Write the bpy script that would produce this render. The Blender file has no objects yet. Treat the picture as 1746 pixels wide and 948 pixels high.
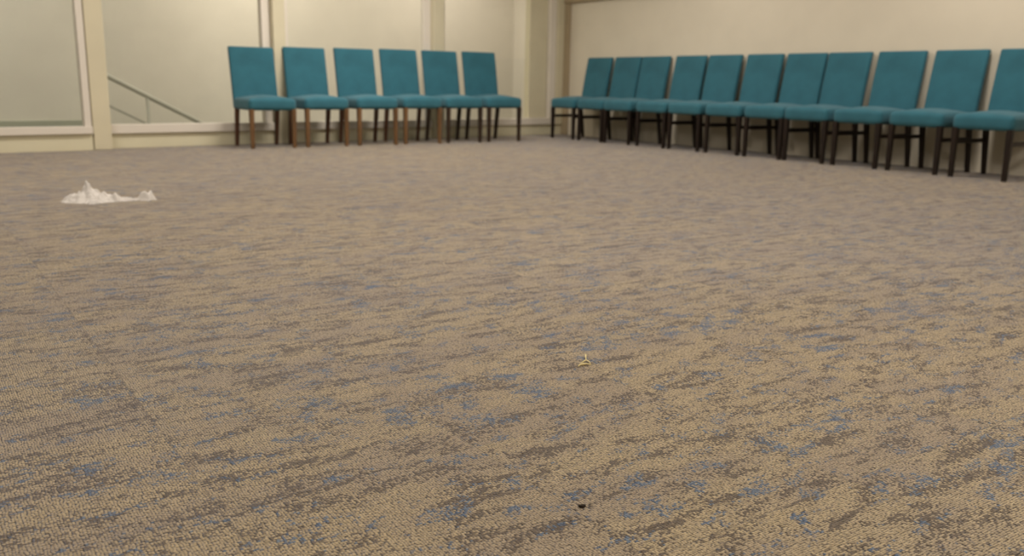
import bpy, bmesh, math, random
from mathutils import Vector, Matrix, noise

sc = bpy.context.scene
col = sc.collection
random.seed(4)

# ------------------------------------------------------------------ helpers
def srgb(r, g, b):
    def f(c):
        c /= 255.0
        return c / 12.92 if c <= 0.04045 else ((c + 0.055) / 1.055) ** 2.4
    return (f(r), f(g), f(b), 1.0)

def link(o, parent=None):
    col.objects.link(o)
    if parent is not None:
        o.parent = parent
    return o

def mesh_obj(name, bm, mat, parent=None, smooth=True):
    bmesh.ops.recalc_face_normals(bm, faces=bm.faces)
    me = bpy.data.meshes.new(name)
    bm.to_mesh(me)
    bm.free()
    if smooth:
        for p in me.polygons:
            p.use_smooth = True
    me.materials.append(mat)
    return link(bpy.data.objects.new(name, me), parent)

def empty(name, loc, rz=0.0):
    o = bpy.data.objects.new(name, None)
    o.empty_display_size = 0.1
    o.location = loc
    o.rotation_euler = (0, 0, rz)
    return link(o)

def tag(o, label, cat, group=None):
    o['label'] = label
    o['category'] = cat
    if group:
        o['group'] = group
    return o

def struct(o):
    o['kind'] = 'structure'
    return o

def add_box(bm, x0, x1, y0, y1, z0, z1, bevel=0.0, seg=2):
    r = bmesh.ops.create_cube(bm, size=1.0)
    vs = r['verts']
    for v in vs:
        v.co = Vector(((x0 + x1) / 2 + v.co.x * (x1 - x0), (y0 + y1) / 2 + v.co.y * (y1 - y0), (z0 + z1) / 2 + v.co.z * (z1 - z0)))
    if bevel > 0:
        es = set()
        for v in vs:
            es.update(v.link_edges)
        bmesh.ops.bevel(bm, geom=list(es), offset=bevel, segments=seg, affect='EDGES', profile=0.5)

def box_bm(*a, **k):
    bm = bmesh.new()
    add_box(bm, *a, **k)
    return bm

def add_tube(bm, pts, rad, seg=10):
    pts = [Vector(p) for p in pts]
    rads = rad if isinstance(rad, (list, tuple)) else [rad] * len(pts)
    rings = []
    for i, p in enumerate(pts):
        a = pts[max(i - 1, 0)]
        b = pts[min(i + 1, len(pts) - 1)]
        t = (b - a).normalized()
        up = Vector((0, 0, 1)) if abs(t.z) < 0.9 else Vector((1, 0, 0))
        s = t.cross(up).normalized()
        n = s.cross(t).normalized()
        rings.append([bm.verts.new(p + (s * math.cos(2 * math.pi * k / seg) + n * math.sin(2 * math.pi * k / seg)) * rads[i]) for k in range(seg)])
    for i in range(len(rings) - 1):
        for k in range(seg):
            bm.faces.new((rings[i][k], rings[i][(k + 1) % seg], rings[i + 1][(k + 1) % seg], rings[i + 1][k]))
    bm.faces.new(rings[0][::-1])
    bm.faces.new(rings[-1])

# ------------------------------------------------------------------ materials
def nmat(name):
    m = bpy.data.materials.new(name)
    m.use_nodes = True
    nt = m.node_tree
    nt.nodes.clear()
    out = nt.nodes.new('ShaderNodeOutputMaterial')
    return m, nt, out

class NT:
    def __init__(self, nt):
        self.nt = nt
    def node(self, t, **k):
        n = self.nt.nodes.new(t)
        for a, b in k.items():
            setattr(n, a, b)
        return n
    def set(self, sock, v):
        if isinstance(v, bpy.types.NodeSocket):
            self.nt.links.new(v, sock)
        else:
            sock.default_value = v
    def math(self, op, a, b=0.0, c=None, clamp=False):
        n = self.node('ShaderNodeMath', operation=op, use_clamp=clamp)
        self.set(n.inputs[0], a)
        self.set(n.inputs[1], b)
        if c is not None:
            self.set(n.inputs[2], c)
        return n.outputs[0]
    def vmath(self, op, a, b=(0, 0, 0)):
        n = self.node('ShaderNodeVectorMath', operation=op)
        self.set(n.inputs[0], a)
        self.set(n.inputs[1], b)
        return n.outputs[0]
    def noise(self, vec, scale, detail=2.0, rough=0.5, dist=0.0):
        n = self.node('ShaderNodeTexNoise')
        self.set(n.inputs['Vector'], vec)
        n.inputs['Scale'].default_value = scale
        n.inputs['Detail'].default_value = detail
        n.inputs['Roughness'].default_value = rough
        n.inputs['Distortion'].default_value = dist
        return n
    def ramp(self, fac, a, b):
        n = self.node('ShaderNodeMapRange', interpolation_type='SMOOTHSTEP')
        self.set(n.inputs['Value'], fac)
        n.inputs['From Min'].default_value = a
        n.inputs['From Max'].default_value = b
        return n.outputs['Result']
    def mix(self, fac, a, b):
        n = self.node('ShaderNodeMix', data_type='RGBA')
        self.set(n.inputs[0], fac)
        self.set(n.inputs[6], a)
        self.set(n.inputs[7], b)
        return n.outputs[2]

def paint(name, rgb, rough=0.6, var=0.05, scale=3.0, bump=0.05, bscale=180.0, spec=0.3):
    m, nt, out = nmat(name)
    h = NT(nt)
    b = h.node('ShaderNodeBsdfPrincipled')
    b.inputs['Roughness'].default_value = rough
    b.inputs['Specular IOR Level'].default_value = spec
    tc = h.node('ShaderNodeTexCoord').outputs['Object']
    n = h.noise(tc, scale, 4.0)
    dark = tuple(c * (1 - var) for c in rgb[:3]) + (1,)
    lite = tuple(min(1, c * (1 + var)) for c in rgb[:3]) + (1,)
    h.set(b.inputs['Base Color'], h.mix(h.ramp(n.outputs['Fac'], 0.3, 0.7), dark, lite))
    bp = h.node('ShaderNodeBump')
    bp.inputs['Strength'].default_value = bump
    bp.inputs['Distance'].default_value = 0.002
    h.set(bp.inputs['Height'], h.noise(tc, bscale, 2.0).outputs['Fac'])
    h.set(b.inputs['Normal'], bp.outputs['Normal'])
    nt.links.new(b.outputs['BSDF'], out.inputs['Surface'])
    return m

def wood(name, a, b2, rough=0.45):
    m, nt, out = nmat(name)
    h = NT(nt)
    b = h.node('ShaderNodeBsdfPrincipled')
    b.inputs['Roughness'].default_value = rough
    b.inputs['Specular IOR Level'].default_value = 0.35
    tc = h.node('ShaderNodeTexCoord').outputs['Object']
    v = h.vmath('MULTIPLY', tc, (60, 60, 5))
    n = h.noise(v, 1.0, 4.0, 0.6, 0.6)
    h.set(b.inputs['Base Color'], h.mix(h.ramp(n.outputs['Fac'], 0.3, 0.7), a, b2))
    nt.links.new(b.outputs['BSDF'], out.inputs['Surface'])
    return m

def fabric(name, rgb):
    m, nt, out = nmat(name)
    h = NT(nt)
    b = h.node('ShaderNodeBsdfPrincipled')
    b.inputs['Roughness'].default_value = 0.85
    b.inputs['Specular IOR Level'].default_value = 0.2
    b.inputs['Sheen Weight'].default_value = 0.16
    b.inputs['Sheen Roughness'].default_value = 0.5
    tc = h.node('ShaderNodeTexCoord').outputs['Object']
    n = h.noise(tc, 420.0, 2.0)
    n2 = h.noise(tc, 7.0, 3.0)
    f = h.math('ADD', h.math('MULTIPLY', n.outputs['Fac'], 0.6), h.math('MULTIPLY', n2.outputs['Fac'], 0.4))
    d = tuple(c * 0.86 for c in rgb[:3]) + (1,)
    l = tuple(c * 1.14 for c in rgb[:3]) + (1,)
    h.set(b.inputs['Base Color'], h.mix(h.ramp(f, 0.35, 0.65), d, l))
    bp = h.node('ShaderNodeBump')
    bp.inputs['Strength'].default_value = 0.15
    bp.inputs['Distance'].default_value = 0.001
    h.set(bp.inputs['Height'], n.outputs['Fac'])
    h.set(b.inputs['Normal'], bp.outputs['Normal'])
    nt.links.new(b.outputs['BSDF'], out.inputs['Surface'])
    return m

def glass_mat():
    m, nt, out = nmat('window_glass')
    h = NT(nt)
    t = h.node('ShaderNodeBsdfTransparent')
    t.inputs['Color'].default_value = (0.96, 0.97, 0.955, 1)
    g = h.node('ShaderNodeBsdfGlossy')
    g.inputs['Roughness'].default_value = 0.06
    f = h.node('ShaderNodeFresnel')
    f.inputs['IOR'].default_value = 1.45
    ms = h.node('ShaderNodeMixShader')
    h.set(ms.inputs[0], h.math('MULTIPLY', f.outputs[0], 0.35))
    nt.links.new(t.outputs[0], ms.inputs[1])
    nt.links.new(g.outputs[0], ms.inputs[2])
    nt.links.new(ms.outputs[0], out.inputs['Surface'])
    return m

TILE = 0.4433
def carpet_mat():
    m, nt, out = nmat('loop_carpet')
    h = NT(nt)
    b = h.node('ShaderNodeBsdfPrincipled')
    b.inputs['Roughness'].default_value = 0.95
    b.inputs['Specular IOR Level'].default_value = 0.08
    b.inputs['Sheen Weight'].default_value = 0.50
    b.inputs['Sheen Roughness'].default_value = 0.26
    b.inputs['Sheen Tint'].default_value = (0.80, 0.84, 1.0, 1)
    tc = h.node('ShaderNodeTexCoord').outputs['Object']
    sep = h.node('ShaderNodeSeparateXYZ')
    h.set(sep.inputs[0], tc)
    tx = h.math('DIVIDE', h.math('SUBTRACT', sep.outputs[0], 0.333), TILE)
    ty = h.math('DIVIDE', h.math('ADD', sep.outputs[1], 0.11), TILE)
    comb = h.node('ShaderNodeCombineXYZ')
    h.set(comb.inputs[0], h.math('FLOOR', tx))
    h.set(comb.inputs[1], h.math('FLOOR', ty))
    wn = h.node('ShaderNodeTexWhiteNoise', noise_dimensions='3D')
    h.set(wn.inputs['Vector'], comb.outputs[0])
    toff = h.vmath('MULTIPLY', wn.outputs['Color'], (31.0, 47.0, 23.0))
    # every loop of yarn is one cell; its colour comes from the pattern at the cell's own place
    cells = (226.0, 246.0, 1.0)
    wob = h.noise(tc, 60.0, 1.0)
    wv = h.vmath('MULTIPLY', h.vmath('SUBTRACT', wob.outputs['Color'], (0.5, 0.5, 0.5)), (0.006, 0.003, 0.0))
    pc = h.vmath('MULTIPLY', h.vmath('MULTIPLY', h.vmath('ADD', tc, wv), (1, 1, 0)), cells)
    vor = h.node('ShaderNodeTexVoronoi', voronoi_dimensions='2D', feature='F1')
    h.set(vor.inputs['Vector'], pc)
    vor.inputs['Scale'].default_value = 1.0
    vor.inputs['Randomness'].default_value = 0.38
    P = h.vmath('DIVIDE', vor.outputs['Position'], cells)
    P = h.vmath('ADD', h.vmath('MULTIPLY', P, (1, 1, 0)), toff)
    rnd = h.node('ShaderNodeSeparateColor')
    h.set(rnd.inputs[0], vor.outputs['Color'])
    r1, r2, r3 = rnd.outputs[0], rnd.outputs[1], rnd.outputs[2]
    jit = h.math('MULTIPLY', h.math('SUBTRACT', r1, 0.5), 0.22)
    # dark brown streaks running along the window wall
    n1 = h.noise(h.vmath('MULTIPLY', P, (9.0, 27.0, 1.0)), 1.0, 3.5, 0.6, 0.3)
    brown = h.ramp(h.math('ADD', n1.outputs['Fac'], jit), 0.55, 0.60)
    # blue flecks in clusters
    n2 = h.noise(h.vmath('ADD', h.vmath('MULTIPLY', P, (15.0, 27.0, 1.0)), (7.3, 2.1, 5.0)), 1.0, 3.0, 0.6, 0.4)
    n2b = h.noise(h.vmath('ADD', h.vmath('MULTIPLY', P, (4.0, 7.0, 1.0)), (1.3, 9.1, 2.0)), 1.0, 1.0)
    bl = h.math('ADD', h.math('ADD', n2.outputs['Fac'], jit), h.math('MULTIPLY', h.math('SUBTRACT', n2b.outputs['Fac'], 0.5), 0.3))
    blue = h.ramp(bl, 0.635, 0.675)
    # mauve grey half tone around the flecks
    grey = h.ramp(bl, 0.54, 0.64)
    n3 = h.noise(h.vmath('MULTIPLY', P, (2.2, 6.0, 1.0)), 1.0, 2.0)
    base = h.mix(r2, CARPET['beige_a'], CARPET['beige_b'])
    base = h.mix(h.math('MULTIPLY', h.ramp(n3.outputs['Fac'], 0.4, 0.65), 0.45), base, CARPET['taupe'])
    c = h.mix(h.math('MULTIPLY', grey, 0.45), base, CARPET['mauve'])
    c = h.mix(h.math('MULTIPLY', brown, 0.82), c, h.mix(r3, CARPET['brown_a'], CARPET['brown_b']))
    c = h.mix(h.math('MULTIPLY', blue, 0.9), c, h.mix(r2, CARPET['blue_a'], CARPET['blue_b']))
    # occlusion between loops painted in as a dark colour, shared with the tile joints
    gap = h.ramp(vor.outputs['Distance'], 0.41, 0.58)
    fx = h.math('ABSOLUTE', h.math('SUBTRACT', h.math('FRACT', tx), 0.5))
    fy = h.math('ABSOLUTE', h.math('SUBTRACT', h.math('FRACT', ty), 0.5))
    joint = h.ramp(h.math('MAXIMUM', fx, fy), 0.4975, 0.4992)
    c = h.mix(h.math('MULTIPLY', gap, CARPET['gap']), c, CARPET['gap_shade_joint'])
    c = h.mix(h.math('MULTIPLY', joint, 0.3), c, CARPET['gap_shade_joint'])
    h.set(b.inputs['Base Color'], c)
    ht = h.math('SUBTRACT', h.math('SUBTRACT', 1.0, h.math('POWER', vor.outputs['Distance'], 2.0)), h.math('MULTIPLY', joint, 0.25))
    ht = h.math('ADD', ht, h.math('MULTIPLY', r3, 0.35))
    bp = h.node('ShaderNodeBump')
    bp.inputs['Strength'].default_value = 1.0
    bp.inputs['Distance'].default_value = 0.0055
    h.set(bp.inputs['Height'], ht)
    h.set(b.inputs['Normal'], bp.outputs['Normal'])
    nt.links.new(b.outputs['BSDF'], out.inputs['Surface'])
    return m

CARPET = dict(
    beige_a=(0.650, 0.512, 0.315, 1), beige_b=(0.440, 0.345, 0.208, 1), taupe=(0.400, 0.318, 0.250, 1),
    mauve=(0.230, 0.195, 0.185, 1), brown_a=(0.100, 0.074, 0.052, 1), brown_b=(0.165, 0.128, 0.096, 1),
    blue_a=(0.070, 0.125, 0.225, 1), blue_b=(0.225, 0.300, 0.390, 1), gap_shade_joint=(0.028, 0.020, 0.013, 1), gap=0.95)

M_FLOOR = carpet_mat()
M_WALL = paint('cream_wall_paint', (0.72, 0.655, 0.535, 1), 0.7, 0.02)
M_SIDE = paint('plain_wall_paint', (0.62, 0.55, 0.43, 1), 0.8, 0.02)
M_POST = paint('yellow_cream_gloss', (0.69, 0.63, 0.465, 1), 0.4, 0.03)
M_SKIRT = paint('skirting_cream', (0.73, 0.68, 0.50, 1), 0.45, 0.03)
M_FRAME = paint('off_white_frame', (0.78, 0.72, 0.64, 1), 0.35, 0.02)
M_TRIM = paint('tan_shaded_trim', (0.40, 0.32, 0.21, 1), 0.5, 0.04)  # the rail's shaded look is put into this tan
M_CEIL = paint('ceiling_white', (0.75, 0.72, 0.66, 1), 0.9, 0.01)
M_CORR = paint('corridor_wall_paint', (0.74, 0.70, 0.62, 1), 0.8, 0.02)
M_CORRB = paint('corridor_base_olive', (0.42, 0.43, 0.35, 1), 0.6, 0.04)
M_RAIL = paint('grey_rail_metal', (0.56, 0.55, 0.48, 1), 0.35, 0.03)
M_GLASS = glass_mat()
M_TEAL = fabric('teal_upholstery', (0.033, 0.139, 0.187, 1))
M_OAK = wood('honey_oak', srgb(122, 90, 58), srgb(94, 68, 44))
M_BROWN = wood('back_leg_brown', srgb(96, 64, 46), srgb(70, 46, 34))  # darker brown than the front legs, for the back legs only
M_DARK = wood('dark_walnut', srgb(62, 46, 34), srgb(44, 32, 24))
M_BLACK = wood('espresso_stain', srgb(38, 25, 18), srgb(26, 17, 13))
M_TISSUE = paint('white_tissue', (0.66, 0.62, 0.58, 1), 0.9, 0.02, spec=0.1)
M_STRAW = paint('pale_straw', (0.72, 0.60, 0.30, 1), 0.5, 0.06, 60.0)
M_CRUMB = paint('dark_crumb', (0.020, 0.012, 0.006, 1), 0.8, 0.1, 200.0)
M_LINT = paint('white_lint', (0.9, 0.86, 0.74, 1), 0.7, 0.02)

# ------------------------------------------------------------------ room shell (X towards the chair wall, Y towards the windows)
XR = 7.13                       # right wall
CX, CY = 7.13, 9.18             # corner of the two walls
TH = math.radians(6.6016)       # the window wall is not quite square to the room
XL, YF, ZC = -4.2, -3.2, 2.75
d = Vector((math.cos(TH), math.sin(TH), 0))
nn = Vector((-d.y, d.x, 0))

bm = bmesh.new()
vs = [bm.verts.new(p) for p in ((XL, YF, 0), (XR, YF, 0), (XR, CY, 0), (XL, CY - (XR - XL) * math.tan(TH), 0))]
bm.faces.new(vs)
vs2 = [bm.verts.new(v.co - Vector((0, 0, 0.08))) for v in vs]
bm.faces.new(vs2[::-1])
for i in range(4):
    bm.faces.new((vs[i], vs2[i], vs2[(i + 1) % 4], vs[(i + 1) % 4]))
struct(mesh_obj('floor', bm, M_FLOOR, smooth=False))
struct(mesh_obj('ceiling', box_bm(XL - 0.1, XR + 0.1, YF - 0.1, CY + 0.6, ZC, ZC + 0.1), M_CEIL, smooth=False))
struct(mesh_obj('wall_left', box_bm(XL - 0.1, XL, YF, CY - 1.2, 0, ZC), M_SIDE, smooth=False))
struct(mesh_obj('wall_front', box_bm(XL - 0.1, XR + 0.1, YF - 0.1, YF, 0, ZC), M_SIDE, smooth=False))
struct(mesh_obj('wall_right', box_bm(XR, XR + 0.12, YF, CY + 0.03, 0, ZC), M_WALL, smooth=False))
# tan corner board and the rail above the chairs on the right wall
struct(mesh_obj('trim_1', box_bm(XR - 0.030, XR, 9.045, 9.165, 0.0, 1.63, bevel=0.004), M_TRIM, smooth=False))
struct(mesh_obj('trim_2', box_bm(XR - 0.045, XR, YF, 9.165, 1.63, 1.76, bevel=0.004), M_TRIM, smooth=False))

# everything on the window wall is built in its own frame: x along the wall (0 at the corner, negative to the left), -y into the room
def wob(name, bm, mat, parent=None, smooth=False):
    o = mesh_obj(name, bm, mat, parent, smooth)
    if parent is None:
        o.location = (CX, CY, 0)
        o.rotation_euler = (0, 0, TH)
    return o

def wbox(name, s0, s1, t0, t1, z0, z1, mat, parent=None, bevel=0.003):
    return wob(name, box_bm(s0, s1, -t1, -t0, z0, z1, bevel=bevel), mat, parent)

SL = -11.3                      # left end of the window wall
# skirtings
struct(wbox('baseboard_back', -5.66, -0.005, -0.10, 0.012, 0.0, 0.128, M_SKIRT))
struct(wbox('baseboard_left', SL, -5.80, 0.0, 0.132, 0.0, 0.140, M_SKIRT))
# posts
struct(wbox('trim_3', -5.790, -5.640, -0.10, 0.135, 0.0, ZC - 0.01, M_POST, bevel=0.006))
struct(wbox('trim_4', -4.045, -3.915, -0.10, 0.075, 0.0, ZC - 0.01, M_POST, bevel=0.006))
struct(wbox('trim_5', -2.105, -1.960, -0.10, 0.075, 0.0, ZC - 0.01, M_POST, bevel=0.006))
struct(wbox('trim_6', -0.580, -0.290, -0.10, -0.012, 0.218, ZC - 0.01, M_POST, bevel=0.004))
struct(wbox('trim_7', -0.150, -0.012, -0.10, 0.030, 0.128, ZC - 0.01, M_POST, bevel=0.004))
# wall above the windows
struct(wbox('wall_back', SL, -0.005, -0.10, 0.0, 2.42, ZC, M_WALL))

def window(name, s0, s1, t, z0, left, right, zs):
    """an off white frame with one large pane; left and right are the stile widths"""
    f = bmesh.new()
    add_box(f, s0, s1, -t - 0.04, -t + 0.06, z0, zs, bevel=0.004)
    add_box(f, s0, s1, -t - 0.015, -t + 0.06, 2.34, 2.41, bevel=0.004)
    if left:
        add_box(f, s0, s0 + left, -t - 0.015, -t + 0.06, zs, 2.34, bevel=0.004)
    if right:
        add_box(f, s1 - right, s1, -t - 0.015, -t + 0.06, zs, 2.34, bevel=0.004)
    fr = struct(wob(name, f, M_FRAME))
    g = wob('glass_pane', box_bm(s0 + left * 0.5, s1 - right * 0.5, -t + 0.022, -t + 0.030, zs - 0.01, 2.35), M_GLASS, fr)
    return fr

window('window_1', SL, -5.800, 0.12, 0.142, 0.08, 0.055, 0.207)
window('window_2', -5.638, -4.050, 0.0, 0.132, 0.012, 0.085, 0.212)
window('window_3', -3.912, -2.108, 0.0, 0.132, 0.055, 0.085, 0.212)
window('window_4', -1.957, -0.155, 0.0, 0.132, 0.050, 0.100, 0.212)

# corridor with a staircase behind the glass
struct(wbox('wall_corridor', SL - 0.5, 1.6, -2.45, -2.35, -1.2, 3.0, M_CORR))
struct(wbox('trim_8', SL - 0.5, -5.12, -2.35, -2.32, -0.02, 0.15, M_CORRB))
struct(wbox('floor_corridor', SL - 0.5, 1.6, -2.45, -0.11, -1.3, -1.2, M_CORRB))
struct(wbox('ceiling_corridor', SL - 0.5, 1.6, -2.45, -0.10, 2.9, 3.0, M_CEIL))
struct(wbox('wall_corridor_end', 1.2, 1.3, -2.45, -0.10, -1.2, 3.0, M_CORR))
struct(wbox('wall_corridor_start', SL - 0.6, SL - 0.5, -2.45, -0.10, -1.2, 3.0, M_CORR))

W = Matrix.Translation((CX, CY, 0)) @ Matrix.Rotation(TH, 4, 'Z')
rail = empty('stair_railing', W @ Vector((-5.0, 0.9, -1.2)), TH)
tag(rail, 'grey metal stair handrail sloping down behind the second window pane from the left', 'railing')
def rz(s):
    return 0.640 - (s + 5.338) * 0.514
def rp(s, z):
    return (s + 5.0, 0.0, z + 1.2)
bm = bmesh.new()
add_tube(bm, [rp(-5.52, rz(-5.52)), rp(-5.338, rz(-5.338)), rp(-4.4, rz(-4.4)), rp(-3.2, rz(-3.2)), rp(-2.3, rz(-2.3))], 0.024, 12)
mesh_obj('handrail', bm, M_RAIL, rail)
bm = bmesh.new()
add_tube(bm, [rp(-5.52, rz(-5.52) - 0.285), rp(-4.4, rz(-4.4) - 0.285), rp(-2.3, rz(-2.3) - 0.285)], 0.010, 10)
mesh_obj('lower_rail', bm, M_RAIL, rail)
for s in (-5.50, -4.955, -4.1, -3.2, -2.32):
    bm = bmesh.new()
    add_tube(bm, [rp(s, -1.2), rp(s, rz(s))], 0.017, 10)
    mesh_obj('baluster', bm, M_RAIL, rail)

# ------------------------------------------------------------------ chairs
SEAT_Z0, SEAT_Z1, TOP = 0.357, 0.462, 0.958
SW, BW, DEP = 0.452, 0.436, 0.605     # seat width, back width, depth from seat edge to the top of the back
OY = -0.30                            # chair origin is at the middle of its footprint

def seat_bm():
    bm = box_bm(-SW / 2, SW / 2, OY, OY + 0.500, SEAT_Z0, SEAT_Z1 + 0.004, bevel=0.034, seg=5)
    bmesh.ops.subdivide_edges(bm, edges=[e for e in bm.edges if e.calc_length() > 0.1], cuts=9, use_grid_fill=True)
    for v in bm.verts:
        u = v.co.x / (SW / 2)
        w = (v.co.y - OY - 0.25) / 0.25
        if v.co.z > (SEAT_Z0 + SEAT_Z1) / 2:
            k = (v.co.z - (SEAT_Z0 + SEAT_Z1) / 2) / ((SEAT_Z1 - SEAT_Z0) / 2)
            v.co.z += 0.032 * k * max(0, 1 - u * u) * max(0, 1 - 0.8 * w * w)
        # the cushion narrows a little to the rear
        v.co.x *= 1 - 0.03 * max(0, w)
    return bm

def back_y(z):
    """front face of the backrest at a height"""
    t = (z - SEAT_Z0) / (TOP - SEAT_Z0)
    return OY + 0.448 + 0.092 * t + 0.018 * t * t

def back_bm():
    bm = box_bm(-BW / 2, BW / 2, 0.0, 0.052, SEAT_Z0 + 0.004, TOP, bevel=0.015, seg=4)
    bmesh.ops.subdivide_edges(bm, edges=[e for e in bm.edges if e.calc_length() > 0.1], cuts=9, use_grid_fill=True)
    for v in bm.verts:
        t = (v.co.z - SEAT_Z0) / (TOP - SEAT_Z0)
        u = v.co.x / (BW / 2)
        v.co.y = back_y(v.co.z) + v.co.y * (1 - 0.12 * t) + 0.006 * (1 - u * u) * (1 if v.co.y < 0.02 else 0)
    return bm

def leg_bm(x0, y0, x1, y1, a, b, ztop):
    """square tapered leg from (x0,y0) under the seat to (x1,y1) on the floor"""
    bm = bmesh.new()
    rings = []
    for i in range(6):
        t = i / 5
        cx, cy, r, z = x0 + (x1 - x0) * t, y0 + (y1 - y0) * t, (a + (b - a) * t) / 2, ztop * (1 - t)
        c = r * 0.25
        rings.append([bm.verts.new((cx + px, cy + py, z)) for px, py in
                      ((-r + c, -r), (r - c, -r), (r, -r + c), (r, r - c), (r - c, r), (-r + c, r), (-r, r - c), (-r, -r + c))])
    for i in range(5):
        for k in range(8):
            bm.faces.new((rings[i][k], rings[i][(k + 1) % 8], rings[i + 1][(k + 1) % 8], rings[i + 1][k]))
    bm.faces.new(rings[0])
    bm.faces.new(rings[-1][::-1])
    return bm

LX = SW / 2 - 0.026
FY, BY = OY + 0.028, OY + 0.452

def make_chair(name, mat_front, mat_back, stretchers):
    root = empty(name, (0, 0, 0))
    mesh_obj('seat', seat_bm(), M_TEAL, root)
    mesh_obj('backrest', back_bm(), M_TEAL, root)
    for s in (-1, 1):
        mesh_obj('leg', leg_bm(s * LX, FY, s * LX, FY, 0.044, 0.032, SEAT_Z0 + 0.012), mat_front, root, False)
        mesh_obj('leg', leg_bm(s * (LX - 0.004), BY, s * (LX - 0.004), BY + 0.050, 0.042, 0.032, SEAT_Z0 + 0.012), mat_back, root, False)
        if stretchers:
            mesh_obj('stretcher', box_bm(s * LX - 0.011, s * LX + 0.011, FY, BY + 0.012, 0.248, 0.280, bevel=0.003), mat_front, root, False)
    return root

def dup(root):
    r = root.copy()
    col.objects.link(r)
    for ch in list(root.children):
        c = ch.copy()
        col.objects.link(c)
        c.parent = r
    return r

GL = 'teal chairs along the window wall'
GR = 'teal chairs along the right wall'
oak = make_chair('dining_chair', M_OAK, M_BROWN, False)
dark = make_chair('dining_chair', M_DARK, M_DARK, False)
black = make_chair('dining_chair', M_BLACK, M_BLACK, True)

left_spots = [
    (2.664, 8.040, 0.972, 'teal upholstered chair with honey brown front legs, leftmost in the row under the windows'),
    (3.208, 8.066, 0.988, 'teal upholstered chair with honey brown front legs, second from the left under the windows'),
    (3.758, 8.091, 0.999, 'teal upholstered chair with honey brown front legs, third from the left under the windows'),
    (4.285, 8.116, 1.010, 'teal upholstered chair with honey brown front legs, fourth from the left under the windows'),
    (4.808, 8.141, 1.013, 'teal upholstered chair with dark brown legs, fifth from the left under the windows'),
    (5.338, 8.164, 1.020, 'teal upholstered chair with dark brown legs, last in the window row towards the corner'),
]
for i, (x, y, zs, lab) in enumerate(left_spots):
    src = oak if i < 4 else dark
    o = src if i in (0, 4) else dup(src)
    o.location = (x + 0.215, y - OY, 0)
    o.rotation_euler = (0, 0, 0)
    o.scale = (1, 1, zs)
    tag(o, lab, 'chair', GL)

order = ['nearest the room corner', 'second from the room corner', 'third from the room corner', 'fourth from the room corner',
         'fifth from the room corner', 'sixth from the room corner', 'seventh from the room corner', 'eighth from the room corner',
         'ninth from the room corner', 'tenth from the room corner', 'cut by the photo edge']
right_y = [8.621, 8.112, 7.650, 7.114, 6.633, 6.121, 5.632, 5.174, 4.667, 4.150, 3.626]
for i, y in enumerate(right_y):
    o = black if i == 0 else dup(black)
    o.location = (6.5096 - OY, y - SW / 2, 0)
    o.rotation_euler = (0, 0, -math.pi / 2)
    tag(o, 'teal chair with nearly black legs in the right wall row, ' + order[i], 'chair', GR)

# ------------------------------------------------------------------ things on the carpet
# torn crumpled tissue: one sheet, heaped at the left, a twisted strip and a smaller heap at the right
def tissue_bm():
    NX, NY = 150, 74
    LXm, LYm = 0.50, 0.36
    bm = bmesh.new()
    grid = {}
    def g(x, y, cx, cy, sx, sy):
        return math.exp(-(((x - cx) / sx) ** 2 + ((y - cy) / sy) ** 2) ** 1.8)
    def ridge(p, f, s):
        v = noise.noise(Vector((p[0] * f + s, p[1] * f - s, s)))
        return 1 - min(1, abs(v) * 2.4)
    for i in range(NX + 1):
        for j in range(NY + 1):
            x = -0.06 + LXm * i / NX
            y = -LYm / 2 + LYm * j / NY
            heap = max(0.052 * g(x, y, 0.085, 0.005, 0.105, 0.085), 0.046 * g(x, y, 0.165, -0.005, 0.055, 0.055),
                       0.036 * g(x, y, 0.020, 0.02, 0.055, 0.070), 0.024 * g(x, y, 0.140, -0.085, 0.026, 0.034))
            heap += 0.050 * g(x, y, 0.074 + 0.25 * (y - 0.03), 0.030, 0.019, 0.022)
            heap += 0.016 * g(x, y, 0.115, 0.060, 0.040, 0.016) - 0.018 * g(x, y, 0.125, 0.0, 0.016, 0.05)
            heap += 0.028 * g(x, y, 0.226, -0.014, 0.022, 0.022) + 0.014 * g(x, y, 0.258, -0.004, 0.024, 0.018)
            heap += 0.019 * g(x, y, 0.305, 0.014 + 0.2 * (x - 0.3), 0.055, 0.018)
            heap += 0.040 * g(x, y, 0.362, 0.030, 0.030, 0.030) + 0.022 * g(x, y, 0.386, 0.050, 0.022, 0.026)
            r = 0.55 * ridge((x, y), 15, 3.1) + 0.3 * ridge((x, y), 33, 7.7) + 0.15 * ridge((x, y), 70, 1.7)
            z = heap * (0.50 + 0.78 * r) - 0.008 + 0.004 * r
            wx = 0.012 * noise.noise(Vector((x * 22, y * 22, 4.2)))
            wy = 0.012 * noise.noise(Vector((x * 22, y * 22, 9.2)))
            grid[i, j] = (x + wx, y + wy, z, z > 0.0)
    verts = {}
    def vert(k):
        if k not in verts:
            x, y, z, _ = grid[k]
            verts[k] = bm.verts.new((x, y, max(z, 0.0005)))
        return verts[k]
    for i in range(NX):
        for j in range(NY):
            ks = ((i, j), (i + 1, j), (i + 1, j + 1), (i, j + 1))
            if sum(grid[k][3] for k in ks) >= 2:
                bm.faces.new([vert(k) for k in ks])
    return bm
t = mesh_obj('crumpled_tissue', tissue_bm(), M_TISSUE)
t.location = (0.690, 4.960, 0.0)
t.rotation_euler = (0, 0, math.atan2(-0.571, 0.821) + math.radians(9))
sol = t.modifiers.new('thickness', 'SOLIDIFY')
sol.thickness = 0.0012
tag(t, 'torn crumpled white tissue lying alone on the carpet in front of the windows', 'tissue')

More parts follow.
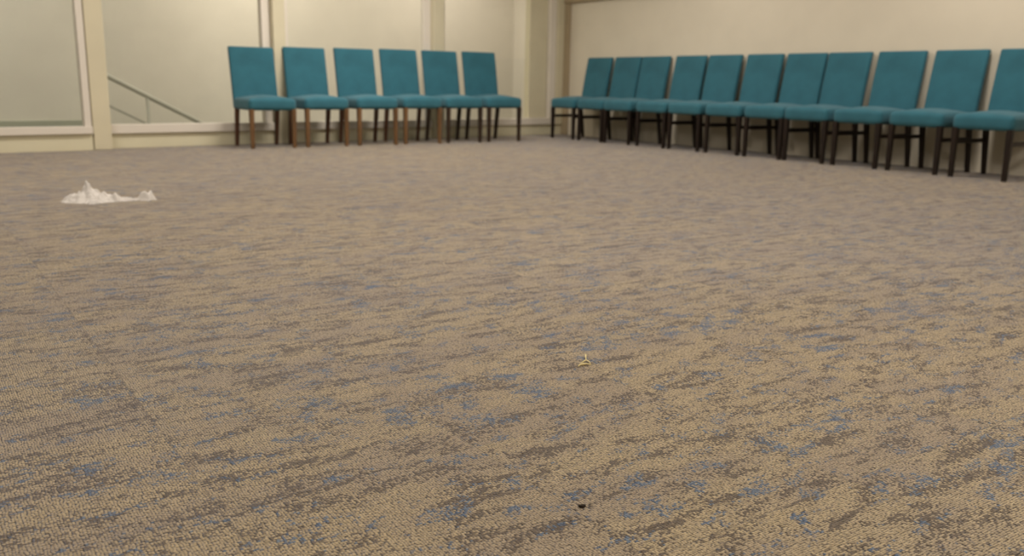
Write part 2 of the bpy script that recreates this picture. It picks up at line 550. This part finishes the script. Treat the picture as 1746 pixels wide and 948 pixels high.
# forked straw scrap
bm = bmesh.new()
add_tube(bm, [(1.2745, 1.5235, 0.006), (1.2650, 1.5110, 0.005), (1.2537, 1.4964, 0.004)], [0.0022, 0.0017, 0.0017], 8)
add_tube(bm, [(1.2537, 1.4964, 0.004), (1.2420, 1.4915, 0.004), (1.2285, 1.4862, 0.003)], [0.0018, 0.0015, 0.0010], 8)
add_tube(bm, [(1.2537, 1.4964, 0.004), (1.2530, 1.4850, 0.004), (1.2490, 1.4738, 0.003)], [0.0018, 0.0015, 0.0010], 8)
add_tube(bm, [(1.2113, 1.4719, 0.003), (1.2200, 1.4775, 0.004), (1.2263, 1.4777, 0.004), (1.2330, 1.4760, 0.004), (1.2382, 1.4754, 0.004), (1.2446, 1.4664, 0.003)],
         [0.0012, 0.0018, 0.0026, 0.0028, 0.0022, 0.0012], 8)
tag(mesh_obj('straw_scrap', bm, M_STRAW), 'tiny pale yellow forked straw scrap lying on the carpet', 'straw')

def lump(name, mat, x, y, sx, sy, sz, rot, seed, label, cat):
    bm = bmesh.new()
    bmesh.ops.create_icosphere(bm, subdivisions=3, radius=1.0)
    for v in bm.verts:
        k = 1 + 0.35 * noise.noise(v.co * 1.7 + Vector((seed, 0, 0)))
        bend = 0.5 * v.co.x * v.co.x
        v.co = Vector((v.co.x * sx * k, (v.co.y * k + bend * 0.8) * sy, v.co.z * sz * k + sz * 0.8))
    o = mesh_obj(name, bm, mat)
    o.location = (x, y, 0)
    o.rotation_euler = (0, 0, rot)
    return tag(o, label, cat)
lump('crumb', M_CRUMB, 0.7929, 0.9425, 0.0066, 0.0036, 0.0022, -0.35, 3.0, 'small dark brown crumb on the carpet near the bottom of the photo', 'crumb')
lump('lint_speck', M_LINT, 1.2479, 0.5381, 0.0012, 0.0010, 0.0020, 0.3, 8.0, 'tiny bright white speck on the carpet at the lower right', 'speck')

# ------------------------------------------------------------------ light
def area(name, loc, sx, sy, power, rgb, rot=(0, 0, 0), spread=math.pi):
    L = bpy.data.lights.new(name, 'AREA')
    L.shape = 'RECTANGLE'
    L.size, L.size_y = sx, sy
    L.energy = power
    L.color = rgb
    L.spread = spread
    o = bpy.data.objects.new(name, L)
    o.location = loc
    o.rotation_euler = rot
    return link(o)

WARM = (1.0, 0.925, 0.83)
for x, y, p in ((-1.2, 0.4, 12), (1.9, 0.4, 56), (5.4, 0.4, 26), (-1.2, 3.5, 20), (1.9, 3.5, 48), (5.8, 3.5, 32),
                (0.4, 6.5, 42), (3.8, 7.0, 66), (6.0, 6.2, 14)):
    area('ceiling_lamp', (x, y, ZC - 0.02), 1.2, 0.6, p, WARM)
for s, p, c in ((-9.0, 108, (1.0, 0.97, 0.88)), (-6.7, 108, (1.0, 0.97, 0.88)), (-3.2, 44, (1.0, 0.89, 0.76)), (-0.4, 36, (1.0, 0.88, 0.76))):
    area('corridor_lamp', W @ Vector((s, 1.2, 2.88)), 1.2, 0.5, p, c, (0, 0, TH))

w = bpy.data.worlds.new('world')
w.use_nodes = True
w.node_tree.nodes['Background'].inputs[0].default_value = (0.9, 0.85, 0.75, 1)
w.node_tree.nodes['Background'].inputs[1].default_value = 0.02
sc.world = w

# ------------------------------------------------------------------ camera
F, PITCH, ROLL, HGT, AZ = 1497.2966, 0.2171, 0.0182, 0.6245, 0.963
ca, sa = math.cos(AZ), math.sin(AZ)
cp, sp = math.cos(PITCH), math.sin(PITCH)
right0 = Vector((sa, -ca, 0))
fwd0 = Vector((ca, sa, 0))
fwd = fwd0 * cp + Vector((0, 0, -sp))
down = fwd0 * -sp + Vector((0, 0, -cp))
cr, sr = math.cos(ROLL), math.sin(ROLL)
rx = right0 * cr - down * sr
dy = right0 * sr + down * cr
cam = bpy.data.cameras.new('camera')
co = link(bpy.data.objects.new('camera', cam))
m3 = Matrix((rx, -dy, -fwd)).transposed()
co.matrix_world = Matrix.Translation((0, 0, HGT)) @ m3.to_4x4()
cam.sensor_fit = 'HORIZONTAL'
cam.sensor_width = 36.0
cam.lens = F / 1746 * 36.0
cam.clip_start = 0.02
cam.dof.use_dof = True
cam.dof.focus_distance = 1.6
cam.dof.aperture_fstop = cam.lens / 7.0
sc.camera = co

sc.view_settings.view_transform = 'Standard'
sc.view_settings.look = 'None'
sc.view_settings.exposure = 0.12
sc.view_settings.gamma = 1.0
sc.view_settings.use_curve_mapping = False
